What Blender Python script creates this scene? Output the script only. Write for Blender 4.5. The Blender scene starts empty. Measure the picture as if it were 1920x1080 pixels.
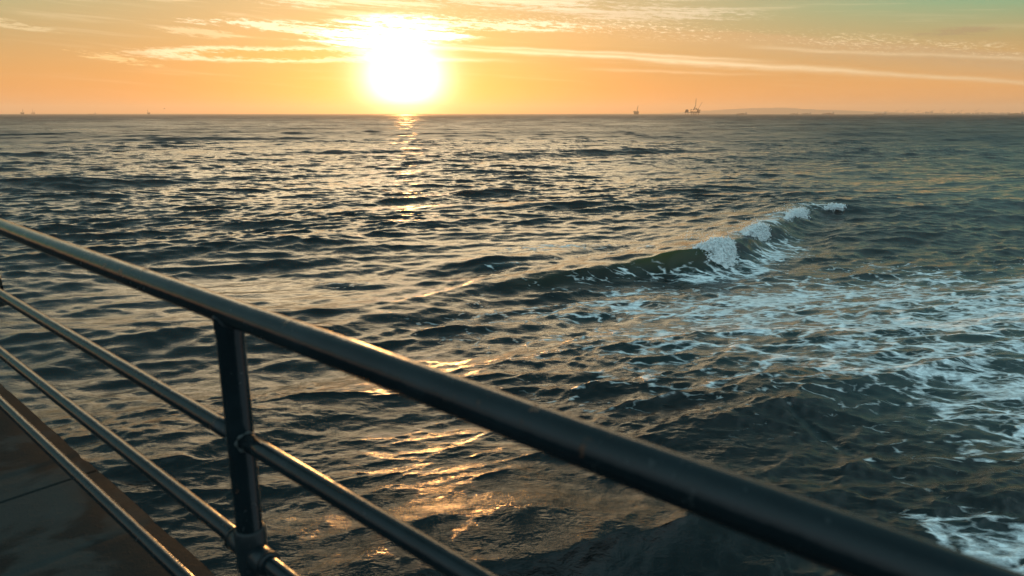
import bpy, bmesh, math, random
import numpy as np
from mathutils import Vector, Matrix, Quaternion

scene = bpy.context.scene
COL = scene.collection
RAD = math.radians
random.seed(7)
rng = np.random.default_rng(11)

# ------------------------------------------------------------------ camera, light, exposure
PITCH = 13.813
EYE = 10.0                                   # eye above the mean water level
cam_data = bpy.data.cameras.new('camera')
cam = bpy.data.objects.new('camera', cam_data)
COL.objects.link(cam)
cam.location = (0, 0, EYE)
cam.rotation_euler = (RAD(90 - PITCH), 0, 0)
cam_data.sensor_width = 36
cam_data.lens = 1330 / 1920 * 36
cam_data.clip_start = 0.05
cam_data.clip_end = 80000
cam_data.dof.use_dof = True
cam_data.dof.focus_distance = 30
cam_data.dof.aperture_fstop = 4.0
scene.camera = cam

SUN_AZ, SUN_EL = -8.3, 2.4                   # degrees, azimuth clockwise from +Y
sun_data = bpy.data.lights.new('sun', 'SUN')
sun_data.energy = 2.15
sun_data.angle = RAD(0.55)
sun_data.color = (1.0, 0.46, 0.13)
sun = bpy.data.objects.new('sun', sun_data)
COL.objects.link(sun)
to_sun = Vector((math.sin(RAD(SUN_AZ)) * math.cos(RAD(SUN_EL)),
                 math.cos(RAD(SUN_AZ)) * math.cos(RAD(SUN_EL)), math.sin(RAD(SUN_EL))))
sun.rotation_euler = to_sun.to_track_quat('Z', 'Y').to_euler()
sun.location = to_sun * 60 + Vector((0, 0, EYE))

scene.view_settings.view_transform = 'Standard'
scene.view_settings.look = 'None'
scene.view_settings.exposure = 0.70
scene.view_settings.gamma = 1.0
scene.view_settings.use_curve_mapping = False
try:
    scene.cycles.use_denoising = True
    scene.cycles.denoiser = 'OPENIMAGEDENOISE'
    scene.cycles.denoising_input_passes = 'RGB_ALBEDO_NORMAL'
    scene.cycles.denoising_prefilter = 'ACCURATE'
    scene.cycles.max_bounces = 5
    scene.cycles.volume_bounces = 0
    scene.cycles.sample_clamp_direct = 12
    scene.cycles.sample_clamp_indirect = 4
    scene.cycles.caustics_reflective = False
    scene.cycles.caustics_refractive = False
except Exception:
    pass


# ------------------------------------------------------------------ node expressions
class G:
    """small calculator that turns python arithmetic into shader Math nodes"""
    def __init__(self, tree):
        self.t = tree

    def node(self, kind, **kw):
        n = self.t.nodes.new(kind)
        for k, v in kw.items():
            setattr(n, k, v)
        return n

    def put(self, sock, v):
        if isinstance(v, X):
            self.t.links.new(v.s, sock)
        elif hasattr(v, 'is_output'):
            self.t.links.new(v, sock)
        else:
            sock.default_value = v

    def m(self, op, *args, clamp=False):
        n = self.node('ShaderNodeMath', operation=op, use_clamp=clamp)
        for i, a in enumerate(args):
            self.put(n.inputs[i], a)
        return X(self, n.outputs[0])

    def step(self, a, b, v):
        n = self.node('ShaderNodeMapRange', interpolation_type='SMOOTHSTEP')
        self.put(n.inputs['Value'], v)
        n.inputs['From Min'].default_value = a
        n.inputs['From Max'].default_value = b
        return X(self, n.outputs[0])

    def xyz(self, x, y, z=0.0):
        n = self.node('ShaderNodeCombineXYZ')
        for i, a in enumerate((x, y, z)):
            self.put(n.inputs[i], a)
        return n.outputs[0]

    def noise(self, vec, scale=1.0, detail=3.0, rough=0.5, distort=0.0):
        n = self.node('ShaderNodeTexNoise')
        self.put(n.inputs['Vector'], vec)
        n.inputs['Scale'].default_value = scale
        n.inputs['Detail'].default_value = detail
        n.inputs['Roughness'].default_value = rough
        n.inputs['Distortion'].default_value = distort
        return X(self, n.outputs['Fac'])

    def mix(self, f, a, b):
        n = self.node('ShaderNodeMix', data_type='RGBA')
        self.put(n.inputs['Factor'], f)
        for sock, c in ((n.inputs[6], a), (n.inputs[7], b)):
            if isinstance(c, tuple):
                c = (*c, 1.0) if len(c) == 3 else c
            self.put(sock, c)
        return n.outputs[2]

    def addc(self, a, b, f=1.0):
        n = self.node('ShaderNodeMix', data_type='RGBA', blend_type='ADD', clamp_result=False)
        self.put(n.inputs['Factor'], f)
        for sock, c in ((n.inputs[6], a), (n.inputs[7], b)):
            if isinstance(c, tuple):
                c = (*c, 1.0)
            self.put(sock, c)
        return n.outputs[2]

    def ramp(self, f, stops):
        n = self.node('ShaderNodeValToRGB')
        self.put(n.inputs[0], f)
        e = n.color_ramp.elements
        e[0].position, e[0].color = stops[0][0], (*stops[0][1], 1)
        e[1].position, e[1].color = stops[-1][0], (*stops[-1][1], 1)
        for p, c in stops[1:-1]:
            q = e.new(p)
            q.color = (*c, 1)
        return n.outputs[0]


class X:
    def __init__(self, g, s):
        self.g, self.s = g, s
    def __add__(self, o): return self.g.m('ADD', self, o)
    __radd__ = __add__
    def __sub__(self, o): return self.g.m('SUBTRACT', self, o)
    def __rsub__(self, o): return self.g.m('SUBTRACT', o, self)
    def __mul__(self, o): return self.g.m('MULTIPLY', self, o)
    __rmul__ = __mul__
    def __truediv__(self, o): return self.g.m('DIVIDE', self, o)
    def __neg__(self): return self.g.m('MULTIPLY', self, -1.0)
    def exp(self): return self.g.m('EXPONENT', self)
    def abs(self): return self.g.m('ABSOLUTE', self)
    def sq(self): return self.g.m('MULTIPLY', self, self)
    def sqrt(self): return self.g.m('SQRT', self)
    def clamp(self): return self.g.m('ADD', self, 0.0, clamp=True)
    def max(self, o): return self.g.m('MAXIMUM', self, o)
    def min(self, o): return self.g.m('MINIMUM', self, o)


# ------------------------------------------------------------------ sky
world = bpy.data.worlds.new('World')
scene.world = world
world.use_nodes = True
wt = world.node_tree
wt.nodes.clear()
g = G(wt)
tc = g.node('ShaderNodeTexCoord')
sep = g.node('ShaderNodeSeparateXYZ')
wt.links.new(tc.outputs['Generated'], sep.inputs[0])
dx, dy, dz = (X(g, s) for s in sep.outputs)
DEG = 180 / math.pi
A = g.m('ARCTAN2', dx, dy) * DEG             # azimuth
E = (g.m('ARCSINE', dz) * DEG).max(0.0)      # elevation
cosS = dx * to_sun.x + dy * to_sun.y + dz * to_sun.z
TH = g.m('ARCCOSINE', cosS.min(0.99999)) * DEG
# clear sky: warm near the horizon, dim teal blue overhead
near = g.ramp(E / 90.0, [(0.0, (0.76, 0.25, 0.050)), (0.022, (0.60, 0.23, 0.065)), (0.055, (0.52, 0.31, 0.13)),
                         (0.095, (0.50, 0.40, 0.20)), (0.16, (0.56, 0.49, 0.33)), (0.26, (0.27, 0.32, 0.28)),
                         (0.45, (0.085, 0.165, 0.19)), (1.0, (0.070, 0.165, 0.195))])
far = g.ramp(E / 90.0, [(0.0, (0.86, 0.36, 0.095)), (0.022, (0.84, 0.38, 0.110)), (0.05, (0.48, 0.32, 0.130)),
                        (0.080, (0.13, 0.40, 0.225)), (0.115, (0.055, 0.19, 0.18)), (0.26, (0.060, 0.16, 0.18)),
                        (0.50, (0.072, 0.165, 0.19)), (1.0, (0.070, 0.165, 0.195))])
back = g.ramp(E / 90.0, [(0.0, (0.46, 0.60, 0.67)), (0.12, (0.46, 0.62, 0.69)), (0.45, (0.33, 0.57, 0.64)), (1.0, (0.070, 0.165, 0.195))])  # unseen sky behind the camera, made brighter to light foam and whitewater
sky = g.mix(g.step(12.0, 48.0, TH), near, far)
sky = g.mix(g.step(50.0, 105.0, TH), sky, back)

# clouds, laid out by azimuth and elevation
streak = g.noise(g.xyz(A * 0.10 + E * 0.25, E * 2.1 + A * 0.10), 1.0, 5, 0.62, 0.3)
fine = g.noise(g.xyz(A * 0.55, E * 5.0 + A * 0.12, 3.0), 1.0, 4, 0.65, 0.5)
fine2 = g.noise(g.xyz(A * 1.3 + E * 1.1, E * 7.5 + A * 0.30, 11.0), 1.0, 6, 0.72, 0.25)
wisp = streak * 0.55 + fine2 * 0.45
wob = g.noise(g.xyz(A * 0.16, E * 0.5, 8.0), 1.0, 3, 0.5) - 0.5
lit = g.mix(g.step(4.0, 38.0, TH), (1.35, 1.08, 0.74), (0.86, 0.66, 0.40))
shade_c = g.mix(g.step(4.0, 42.0, TH), (0.66, 0.37, 0.14), (0.52, 0.34, 0.19))

# broad faint cirrus over the whole sky
sky = g.mix(g.step(0.50, 0.80, streak) * (0.24 + 0.24 * g.step(5.0, 7.5, E)) * g.step(0.6, 3.0, E) * (1.0 - g.step(25.0, 70.0, E) * 0.85), sky, lit)
# long altocumulus band, body below, rippled bright top
line = 6.75 - A.max(-12.0) * 0.035 - (A + 6.0).max(0.0).sq() * 0.00115
tt = E - line + wob * 0.9
b_ext = g.step(-9.0, -2.0, A)
body = g.step(-2.3, -0.5, tt) * (1.0 - g.step(-0.15, 0.30, tt)) * b_ext
sky = g.mix(body * (0.55 + 0.5 * streak), sky, shade_c)
cell = g.noise(g.xyz(A * 2.3 + E * 1.6, E * 8.0 + A * 0.55, 5.0), 1.0, 6, 0.75, 0.1)
up = g.step(-0.85, -0.05, tt) * (1.0 - g.step(0.25, 0.95, tt)) * b_ext
sky = g.mix((g.step(0.50, 0.66, cell + (wob * 0.25)) * up * (0.35 + 1.3 * g.step(0.35, 0.6, streak))).clamp() * 0.85, sky, lit)
# thin bright lines under the band
for k, (a0, e0, sl, cv, w, x0, x1, amt) in enumerate([
        (-10.5, 5.0, 0.030, 0.00085, 0.13, -13, 40, 0.75), (1.6, 4.75, 0.050, 0.0005, 0.10, -6, 22, 0.6),
        (10.0, 4.0, 0.072, 0.0006, 0.24, 8, 30, 0.5), (24.0, 4.2, 0.080, 0.0, 0.12, 16, 44, 0.45),
        (12.0, 3.1, 0.045, 0.0, 0.10, 4, 22, 0.28), (-12.0, 4.05, 0.01, 0.0, 0.13, -9.5, 2, 0.7)]):
    ln = E - e0 + (A - a0) * sl + (A - a0).max(0.0).sq() * cv + wob * 0.55 + (fine - 0.5) * 0.12
    prof = (-(ln / w).sq()).exp()
    sky = g.mix((prof * g.step(x0, x0 + 5, A) * (1.0 - g.step(x1 - 8, x1, A)) * amt * (0.35 + 1.1 * fine)).clamp(), sky, lit)
# lens shaped orange cloud with a bright rim, left of the sun
ex = (A + 17.8) / 8.0
ey = (E - 4.18 - (A + 17.8) * 0.012 + wob * 0.5) / 0.50
rr = ex.sq() + ey.sq() + (fine2 - 0.5) * 2.2 + (fine - 0.5) * 0.9 + wob * 0.6
sky = g.mix(g.step(-1.7, -0.75, -rr) * 0.85, sky, (1.3, 1.0, 0.66))
sky = g.mix((1.0 - g.step(0.30, 0.78, rr)) * 0.92, sky, (0.62, 0.26, 0.05))
# rippled streak to the left of the sun, and the veil above it
def patch(a, e, wa, we, tilt, lo, hi, amt, col, tex):
    global sky
    px = (A - a) / wa
    py = (E - e - (A - a) * tilt) / we
    f = (-(px.sq() + py.sq())).exp()
    sky = g.mix((g.step(lo, hi, f * (0.12 + 1.5 * g.step(0.36, 0.64, tex))) * amt).clamp(), sky, col)
patch(-17.0, 6.15, 7.5, 0.45, -0.030, 0.36, 0.70, 0.95, (1.25, 1.02, 0.72), wisp)
patch(-22.5, 5.55, 3.2, 0.38, -0.05, 0.40, 0.85, 0.55, (1.05, 0.80, 0.48), wisp)
patch(-16.3, 7.75, 4.0, 0.34, -0.03, 0.42, 0.85, 0.65, (1.05, 0.82, 0.55), wisp)
patch(-28.2, 3.70, 3.6, 0.36, -0.135, 0.42, 0.80, 0.75, (1.0, 0.70, 0.34), wisp)
patch(-34.5, 5.6, 3.5, 0.35, -0.12, 0.42, 0.80, 0.55, (0.92, 0.74, 0.44), wisp)
patch(9.0, 7.35, 11.0, 0.62, -0.055, 0.30, 0.85, 0.60, (0.95, 0.78, 0.56), wisp)
patch(30.6, 5.15, 2.6, 0.38, 0.0, 0.35, 0.80, 0.75, (0.36, 0.25, 0.14), wisp)
patch(-8.6, 6.0, 6.0, 1.15, 0.070, 0.16, 0.66, 1.0, (2.6, 2.2, 1.6), wisp)
# bright cirrus veil added above the frame over the sun to brighten water reflections
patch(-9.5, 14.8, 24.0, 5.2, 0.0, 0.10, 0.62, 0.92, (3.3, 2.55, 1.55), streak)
patch(-4.0, 8.4, 17.0, 1.0, -0.01, 0.30, 0.85, 0.6, (1.0, 0.84, 0.60), wisp)
patch(-2.0, 6.5, 8.0, 0.5, -0.02, 0.34, 0.70, 0.8, (1.3, 1.1, 0.8), wisp)
sc = g.node('ShaderNodeVectorMath', operation='SCALE')
wt.links.new(sky, sc.inputs[0])
g.put(sc.inputs['Scale'], 0.55 + 0.45 * g.step(8.0, 16.0, E))
sky = sc.outputs[0]
# aureole of the veiled sun
red = g.step(-1.2, 1.0, E)
core = (-(TH / 2.6).sq()).exp()
halo = (-(TH / 4.6)).exp()
glow = g.mix(red, (1.0, 0.70, 0.12), (1.0, 0.76, 0.70))
gl = g.node('ShaderNodeVectorMath', operation='SCALE')
wt.links.new(glow, gl.inputs[0])
g.put(gl.inputs['Scale'], core * 2.7 + halo * 0.05)
sky = g.addc(sky, gl.outputs[0])
# the physical sky supplies the blue light from overhead
ns = g.node('ShaderNodeTexSky', sky_type='NISHITA', sun_disc=False)
ns.sun_elevation = RAD(SUN_EL)
ns.sun_rotation = RAD(SUN_AZ)
bg0 = g.node('ShaderNodeBackground')
bg0.inputs['Strength'].default_value = 0.02
wt.links.new(ns.outputs[0], bg0.inputs['Color'])
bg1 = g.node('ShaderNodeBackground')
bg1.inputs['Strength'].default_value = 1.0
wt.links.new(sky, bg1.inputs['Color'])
ash = g.node('ShaderNodeAddShader')
wt.links.new(bg0.outputs[0], ash.inputs[0])
wt.links.new(bg1.outputs[0], ash.inputs[1])
wo = g.node('ShaderNodeOutputWorld')
wt.links.new(ash.outputs[0], wo.inputs['Surface'])


# ------------------------------------------------------------------ helpers
def link_mesh(name, me, mat=None, parent=None, smooth=True):
    o = bpy.data.objects.new(name, me)
    COL.objects.link(o)
    if mat:
        me.materials.append(mat)
    if smooth:
        me.polygons.foreach_set('use_smooth', np.ones(len(me.polygons), bool))
    if parent:
        o.parent = parent
    return o

def link_bm(name, bm, mat=None, parent=None, smooth=False):
    me = bpy.data.meshes.new(name)
    bm.normal_update()
    bm.to_mesh(me)
    bm.free()
    return link_mesh(name, me, mat, parent, smooth)

def grid_mesh(name, P, flip=False):
    """P: (rows, cols, 3) array -> quad mesh"""
    r, c = P.shape[:2]
    me = bpy.data.meshes.new(name)
    me.vertices.add(r * c)
    me.vertices.foreach_set('co', P.reshape(-1).astype(np.float32))
    idx = np.arange(r * c, dtype=np.int32).reshape(r, c)
    q = np.stack([idx[:-1, :-1], idx[:-1, 1:], idx[1:, 1:], idx[1:, :-1]], -1).reshape(-1, 4)
    if flip:
        q = q[:, ::-1]
    n = len(q)
    me.loops.add(n * 4)
    me.polygons.add(n)
    me.loops.foreach_set('vertex_index', np.ascontiguousarray(q).reshape(-1))
    me.polygons.foreach_set('loop_start', np.arange(0, n * 4, 4, dtype=np.int32))
    me.update(calc_edges=True)
    return me

def attr(me, name, v):
    a = me.attributes.new(name, 'FLOAT', 'POINT')
    a.data.foreach_set('value', np.ascontiguousarray(v, dtype=np.float32).reshape(-1))

def tag(o, label=None, cat=None, group=None, kind=None):
    for k, v in (('label', label), ('category', cat), ('group', group), ('kind', kind)):
        if v:
            o[k] = v
    return o

def empty(name, loc=(0, 0, 0), rz=0.0):
    o = bpy.data.objects.new(name, None)
    COL.objects.link(o)
    o.location = loc
    o.rotation_euler = (0, 0, rz)
    return o

def bm_box(bm, lo, hi, bevel=0.0):
    c = [(a + b) / 2 for a, b in zip(lo, hi)]
    s = [b - a for a, b in zip(lo, hi)]
    r = bmesh.ops.create_cube(bm, size=1, matrix=Matrix.Translation(c) @ Matrix.Diagonal((*s, 1)))
    if bevel:
        ed = list({e for v in r['verts'] for e in v.link_edges})
        bmesh.ops.bevel(bm, geom=ed, offset=bevel, segments=2, affect='EDGES')

def bm_tube(bm, p0, p1, r0, r1=None, seg=12, caps=True):
    p0, p1 = Vector(p0), Vector(p1)
    r1 = r0 if r1 is None else r1
    d = p1 - p0
    q = d.to_track_quat('Z', 'Y').to_matrix().to_4x4()
    bmesh.ops.create_cone(bm, cap_ends=caps, segments=seg, radius1=r0, radius2=r1, depth=d.length,
                          matrix=Matrix.Translation((p0 + p1) / 2) @ q)

def hash2(ix, iy, seed):
    h = (ix * 374761393 + iy * 668265263 + seed * 1442695041) & 0xffffffff
    h = ((h ^ (h >> 13)) * 1274126177) & 0xffffffff
    return ((h ^ (h >> 16)) & 0xffff) / 65535.0

def vnoise(x, y, seed=0):
    ix, iy = np.floor(x).astype(np.int64), np.floor(y).astype(np.int64)
    fx, fy = x - ix, y - iy
    fx, fy = fx * fx * (3 - 2 * fx), fy * fy * (3 - 2 * fy)
    a, b = hash2(ix, iy, seed), hash2(ix + 1, iy, seed)
    c, d = hash2(ix, iy + 1, seed), hash2(ix + 1, iy + 1, seed)
    return (a + (b - a) * fx) * (1 - fy) + (c + (d - c) * fx) * fy

def fbm(x, y, oct=4, seed=0, gain=0.5):
    s, a, t = 0, 1.0, 0
    for k in range(oct):
        s = s + a * vnoise(x * 2 ** k + 17 * k, y * 2 ** k - 9 * k, seed + k)
        t += a
        a *= gain
    return s / t - 0.5

def sstep(a, b, x):
    t = np.clip((x - a) / (b - a), 0, 1)
    return t * t * (3 - 2 * t)


# ------------------------------------------------------------------ materials
def new_mat(name):
    m = bpy.data.materials.new(name)
    m.use_nodes = True
    m.node_tree.nodes.clear()
    gg = G(m.node_tree)
    out = gg.node('ShaderNodeOutputMaterial')
    p = gg.node('ShaderNodeBsdfPrincipled')
    m.node_tree.links.new(p.outputs[0], out.inputs[0])
    return m, gg, p, out

def geo_pos(gg):
    return gg.node('ShaderNodeNewGeometry').outputs['Position']

def obj_pos(gg):
    return gg.node('ShaderNodeTexCoord').outputs['Object']

def bump(gg, p, h, dist=1.0, strength=1.0):
    b = gg.node('ShaderNodeBump')
    b.inputs['Strength'].default_value = strength
    b.inputs['Distance'].default_value = dist
    gg.put(b.inputs['Height'], h)
    gg.t.links.new(b.outputs[0], p.inputs['Normal'])

def water_material():
    m, gg, p, out = new_mat('sea_water')
    pos = geo_pos(gg)
    def at(n):
        a = gg.node('ShaderNodeAttribute', attribute_name=n)
        return X(gg, a.outputs['Fac'])
    lod, dens, thin, rough_a = at('spacing'), at('foam'), at('thin'), at('calm')
    mp = gg.node('ShaderNodeMapping')
    gg.t.links.new(pos, mp.inputs['Vector'])
    mp.inputs['Rotation'].default_value = (0, 0, RAD(-18))
    mp.inputs['Scale'].default_value = (0.48, 1.0, 1.0)
    v = mp.outputs[0]
    mc = gg.node('ShaderNodeMapping')
    gg.t.links.new(pos, mc.inputs['Vector'])
    mc.inputs['Scale'].default_value = (0.012, 0.020, 0.0)
    cat = gg.noise(mc.outputs[0], 1.0, 6, 0.7, 0.4)          # gusts roughen the far water in patches
    # lace of foam
    w1 = gg.node('ShaderNodeTexNoise')
    gg.t.links.new(v, w1.inputs['Vector'])
    w1.inputs['Scale'].default_value = 0.8
    w1.inputs['Detail'].default_value = 4
    wv = gg.node('ShaderNodeVectorMath', operation='MULTIPLY_ADD')
    gg.t.links.new(w1.outputs['Color'], wv.inputs[0])
    wv.inputs[1].default_value = (1.3, 1.3, 0)
    gg.t.links.new(v, wv.inputs[2])
    def lace(scale):
        n = gg.node('ShaderNodeTexVoronoi', feature='DISTANCE_TO_EDGE', voronoi_dimensions='2D')
        gg.t.links.new(wv.outputs[0], n.inputs['Vector'])
        n.inputs['Scale'].default_value = scale
        return X(gg, n.outputs['Distance'])
    l1, l2 = lace(1.0), lace(3.1)
    big = gg.noise(v, 0.35, 3, 0.55)
    fn = gg.noise(v, 5.0, 5, 0.7)
    med = gg.noise(wv.outputs[0], 1.3, 5, 0.65)
    pat = (1.0 - gg.step(0.0, 0.22, l1)) * 0.40 + (1.0 - gg.step(0.0, 0.30, l2)) * 0.26 + med * 0.75 + fn * 0.42
    thr = dens * 0.82 + (big - 0.5) * 1.7 * gg.step(0.02, 0.2, dens)
    foam = gg.step(1.26, 1.74, pat + thr) * gg.step(0.01, 0.08, dens)
    foam = (foam * (0.50 + 0.7 * gg.step(0.32, 0.66, fn))).clamp()
    base = gg.mix(thin, (0.0008, 0.0040, 0.0046), (0.022, 0.034, 0.008))  # olive of the backlit thin crest is painted into the base colour
    # faint aerated water under the foam
    base = gg.mix((gg.step(0.05, 0.9, dens) * 0.35).clamp(), base, (0.02, 0.060, 0.062))
    colr = gg.mix(foam, base, (0.84, 0.89, 0.90))
    gg.put(p.inputs['Base Color'], colr)
    gg.put(p.inputs['Roughness'], (0.085 + gg.step(0.08, 1.2, lod) * 0.26 + gg.step(0.8, 9.0, lod) * 0.22 + (cat - 0.5) * 0.7 * gg.step(0.3, 2.0, lod) + foam * 0.6))
    p.inputs['IOR'].default_value = 1.333
    r1 = gg.noise(v, 2.4, 5, 0.62, 0.4)
    r1 = (1.0 - (r1 - 0.5).abs() * 4.0).max(0.0) * 0.45 + r1 * 0.4
    rs = gg.noise(v, 9.0, 3, 0.6, 0.5)
    rs = (1.0 - (rs - 0.5).abs() * 4.0).max(0.0)
    r2 = gg.noise(v, 0.85, 3, 0.6, 0.3)
    r3 = gg.noise(v, 0.22, 3, 0.6)
    r4 = gg.noise(v, 0.06, 3, 0.6)
    h = (r1 * (0.026 + 0.012 * (1.0 - gg.step(0.07, 0.22, lod))) + rs * (0.0016 + 0.0010 * (1.0 - gg.step(0.06, 0.16, lod)))) * (1.0 - 0.5 * rough_a) + r2 * 0.28 * gg.step(0.12, 0.5, lod) + r3 * 0.9 * gg.step(0.5, 2.0, lod) \
        + r4 * 2.4 * gg.step(2.5, 9.0, lod) + foam * (fn * 0.06 + 0.03)
    bump(gg, p, h)
    # sunlight coming through the thin crest
    tr = gg.node('ShaderNodeBsdfTranslucent')
    tr.inputs['Color'].default_value = (0.16, 0.24, 0.05, 1)
    mx = gg.node('ShaderNodeMixShader')
    gg.put(mx.inputs[0], thin * 0.10)
    gg.t.links.new(p.outputs[0], mx.inputs[1])
    gg.t.links.new(tr.outputs[0], mx.inputs[2])
    gg.t.links.new(mx.outputs[0], out.inputs[0])
    return m

def foam_material():
    m, gg, p, out = new_mat('white_foam')
    pos = geo_pos(gg)
    n = gg.noise(pos, 7.0, 5, 0.7)
    gg.put(p.inputs['Base Color'], gg.mix(n, (0.80, 0.86, 0.88), (0.93, 0.95, 0.95)))
    p.inputs['Roughness'].default_value = 0.9
    p.inputs['Specular IOR Level'].default_value = 0.15
    bump(gg, p, n * 0.12 + gg.noise(pos, 22.0, 3, 0.6) * 0.03)
    tr = gg.node('ShaderNodeBsdfTranslucent')
    tr.inputs['Color'].default_value = (0.8, 0.8, 0.75, 1)
    mx = gg.node('ShaderNodeMixShader')
    mx.inputs[0].default_value = 0.10
    gg.t.links.new(p.outputs[0], mx.inputs[1])
    gg.t.links.new(tr.outputs[0], mx.inputs[2])
    gg.t.links.new(mx.outputs[0], out.inputs[0])
    return m

def paint_material(name, col, rough=0.32, chips=0.0):
    m, gg, p, out = new_mat(name)
    pos = geo_pos(gg)
    n = gg.noise(pos, 9.0, 5, 0.6)
    s = gg.noise(pos, 140.0, 3, 0.6)
    c = gg.mix(gg.step(0.35, 0.75, n), col, tuple(k * 1.6 for k in col))
    if chips:
        c = gg.mix(gg.step(0.62, 0.66, gg.noise(pos, 60.0, 4, 0.7)) * chips, c, (0.45, 0.47, 0.45))
    salt = gg.step(0.66, 0.72, gg.noise(pos, 75.0, 2, 0.5)) * gg.step(0.5, 0.62, gg.noise(pos, 5.0, 2, 0.5))
    c = gg.mix(salt * 0.07, c, (0.20, 0.22, 0.22))
    ru = gg.step(0.58, 0.70, gg.noise(pos, 34.0, 5, 0.7)) * gg.step(0.52, 0.66, gg.noise(pos, 3.1, 3, 0.6))
    c = gg.mix(ru * 0.75, c, (0.075, 0.030, 0.012))
    gg.put(p.inputs['Base Color'], c)
    gg.put(p.inputs['Roughness'], rough + (n - 0.5) * 0.26 + salt * 0.3 + ru * 0.35)
    p.inputs['Specular IOR Level'].default_value = 0.23
    bump(gg, p, n * 0.0022 + s * 0.00016 + ru * 0.0004)
    return m

def concrete_material():
    m, gg, p, out = new_mat('worn_concrete')
    pos = geo_pos(gg)
    big = gg.noise(pos, 1.9, 4, 0.55, 0.6)
    med = gg.noise(pos, 9.0, 5, 0.65)
    fin = gg.noise(pos, 120.0, 4, 0.7)
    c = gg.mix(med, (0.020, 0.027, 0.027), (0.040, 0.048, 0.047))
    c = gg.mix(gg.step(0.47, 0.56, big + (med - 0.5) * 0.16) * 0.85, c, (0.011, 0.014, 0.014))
    rust = gg.noise(pos, 0.8, 3, 0.5, 0.3)
    c = gg.mix(gg.step(0.45, 0.72, rust) * 0.7, c, (0.052, 0.027, 0.017))
    so = gg.node('ShaderNodeSeparateXYZ')
    gg.t.links.new(obj_pos(gg), so.inputs[0])
    rim = gg.step(0.66, 0.88, -X(gg, so.outputs[1]) + (med - 0.5) * 0.12) * gg.step(0.30, 0.62, rust)
    c = gg.mix(rim * 0.75, c, (0.085, 0.040, 0.022))
    c = gg.mix(gg.step(0.56, 0.70, fin) * 0.55, c, (0.03, 0.03, 0.03))
    gg.put(p.inputs['Base Color'], c)
    p.inputs['Specular IOR Level'].default_value = 0.02
    gg.put(p.inputs['Roughness'], 0.75 + (med - 0.5) * 0.3)
    agg = gg.noise(pos, 42.0, 3, 0.6)
    bump(gg, p, fin * 0.0022 + med * 0.004 + gg.step(0.55, 0.7, agg) * 0.0012)
    return m

def plain_material(name, col, rough=0.7, vary=0.3, scale=1.0):
    m, gg, p, out = new_mat(name)
    n = gg.noise(obj_pos(gg), scale, 3, 0.6)
    gg.put(p.inputs['Base Color'], gg.mix(n, tuple(k * (1 - vary) for k in col), tuple(k * (1 + vary) for k in col)))
    p.inputs['Roughness'].default_value = rough
    return m

M_WATER = water_material()
M_FOAM = foam_material()
M_PIPE = paint_material('dark_pipe_paint', (0.005, 0.009, 0.011), 0.13)
M_FITTING = paint_material('dark_fitting_paint', (0.006, 0.010, 0.012), 0.34)
M_WELD = paint_material('chipped_weld', (0.035, 0.042, 0.042), 0.5, chips=0.9)
M_CHIP = plain_material('bare_primer', (0.36, 0.40, 0.40), 0.6, 0.25, 80)
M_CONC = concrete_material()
M_STEEL = plain_material('weathered_steel', (0.10, 0.055, 0.030), 0.7, 0.3, 0.1)
M_MODULE = plain_material('platform_module_paint', (0.16, 0.10, 0.06), 0.7, 0.3, 0.1)
M_HULL = plain_material('ship_hull', (0.10, 0.06, 0.045), 0.6, 0.2, 0.05)
M_HOUSE = plain_material('ship_superstructure', (0.40, 0.36, 0.30), 0.6, 0.2, 0.05)
M_HILL = plain_material('far_hill_scrub', (0.07, 0.06, 0.04), 0.9, 0.3, 0.004)
M_PILE = plain_material('weedy_pile', (0.012, 0.013, 0.010), 0.7, 0.5, 6.0)
M_BIRD = plain_material('gull_feathers', (0.10, 0.09, 0.08), 0.8, 0.3, 5)

# ------------------------------------------------------------------ the sea
H_FOG_TOP = 320.0

def ridge_eval(pts, x, y):
    """signed distance q from a crest polyline (positive on its front) and interpolated properties"""
    P = np.array(pts, float)                      # columns: x, y, height, back width, front width, lean, whiteness
    best = np.full(x.shape, 1e9)
    q = np.zeros_like(x)
    pr = np.zeros((5,) + x.shape)
    endf = np.ones_like(x)
    nseg = len(P) - 1
    for i in range(nseg):
        a, b = P[i, :2], P[i + 1, :2]
        d = b - a
        L = np.hypot(*d)
        ux, uy = d / L
        t = ((x - a[0]) * ux + (y - a[1]) * uy) / L
        tcl = np.clip(t, 0, 1)
        px, py = a[0] + d[0] * tcl, a[1] + d[1] * tcl
        dist = np.hypot(x - px, y - py)
        side = (x - a[0]) * uy - (y - a[1]) * ux   # right of the travel a -> b
        m = dist < best
        best = np.where(m, dist, best)
        over = np.zeros_like(x)
        if i == 0:
            over = np.maximum(over, -t * L)
        if i == nseg - 1:
            over = np.maximum(over, (t - 1) * L)
        q = np.where(m, np.where(over > 0, side, np.where(side >= 0, dist, -dist)), q)
        endf = np.where(m, np.exp(-(np.maximum(over, 0) / 1.8) ** 2), endf)
        for k in range(5):
            pr[k] = np.where(m, P[i, 2 + k] + (P[i + 1, 2 + k] - P[i, 2 + k]) * tcl, pr[k])
    return q, best, pr, endf

def smooth_line(pts, n=6):
    """Catmull-Rom resample of a crest polyline"""
    P = np.array(pts, float)
    Q = np.vstack([2 * P[0] - P[1], P, 2 * P[-1] - P[-2]])
    out = []
    for i in range(1, len(Q) - 2):
        for j in range(n):
            t = j / n
            out.append(0.5 * (2 * Q[i] + (Q[i + 1] - Q[i - 1]) * t + (2 * Q[i - 1] - 5 * Q[i] + 4 * Q[i + 1] - Q[i + 2]) * t * t
                              + (3 * Q[i] - Q[i - 1] - 3 * Q[i + 1] + Q[i + 2]) * t ** 3))
    out.append(P[-1])
    return np.array(out)

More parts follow.
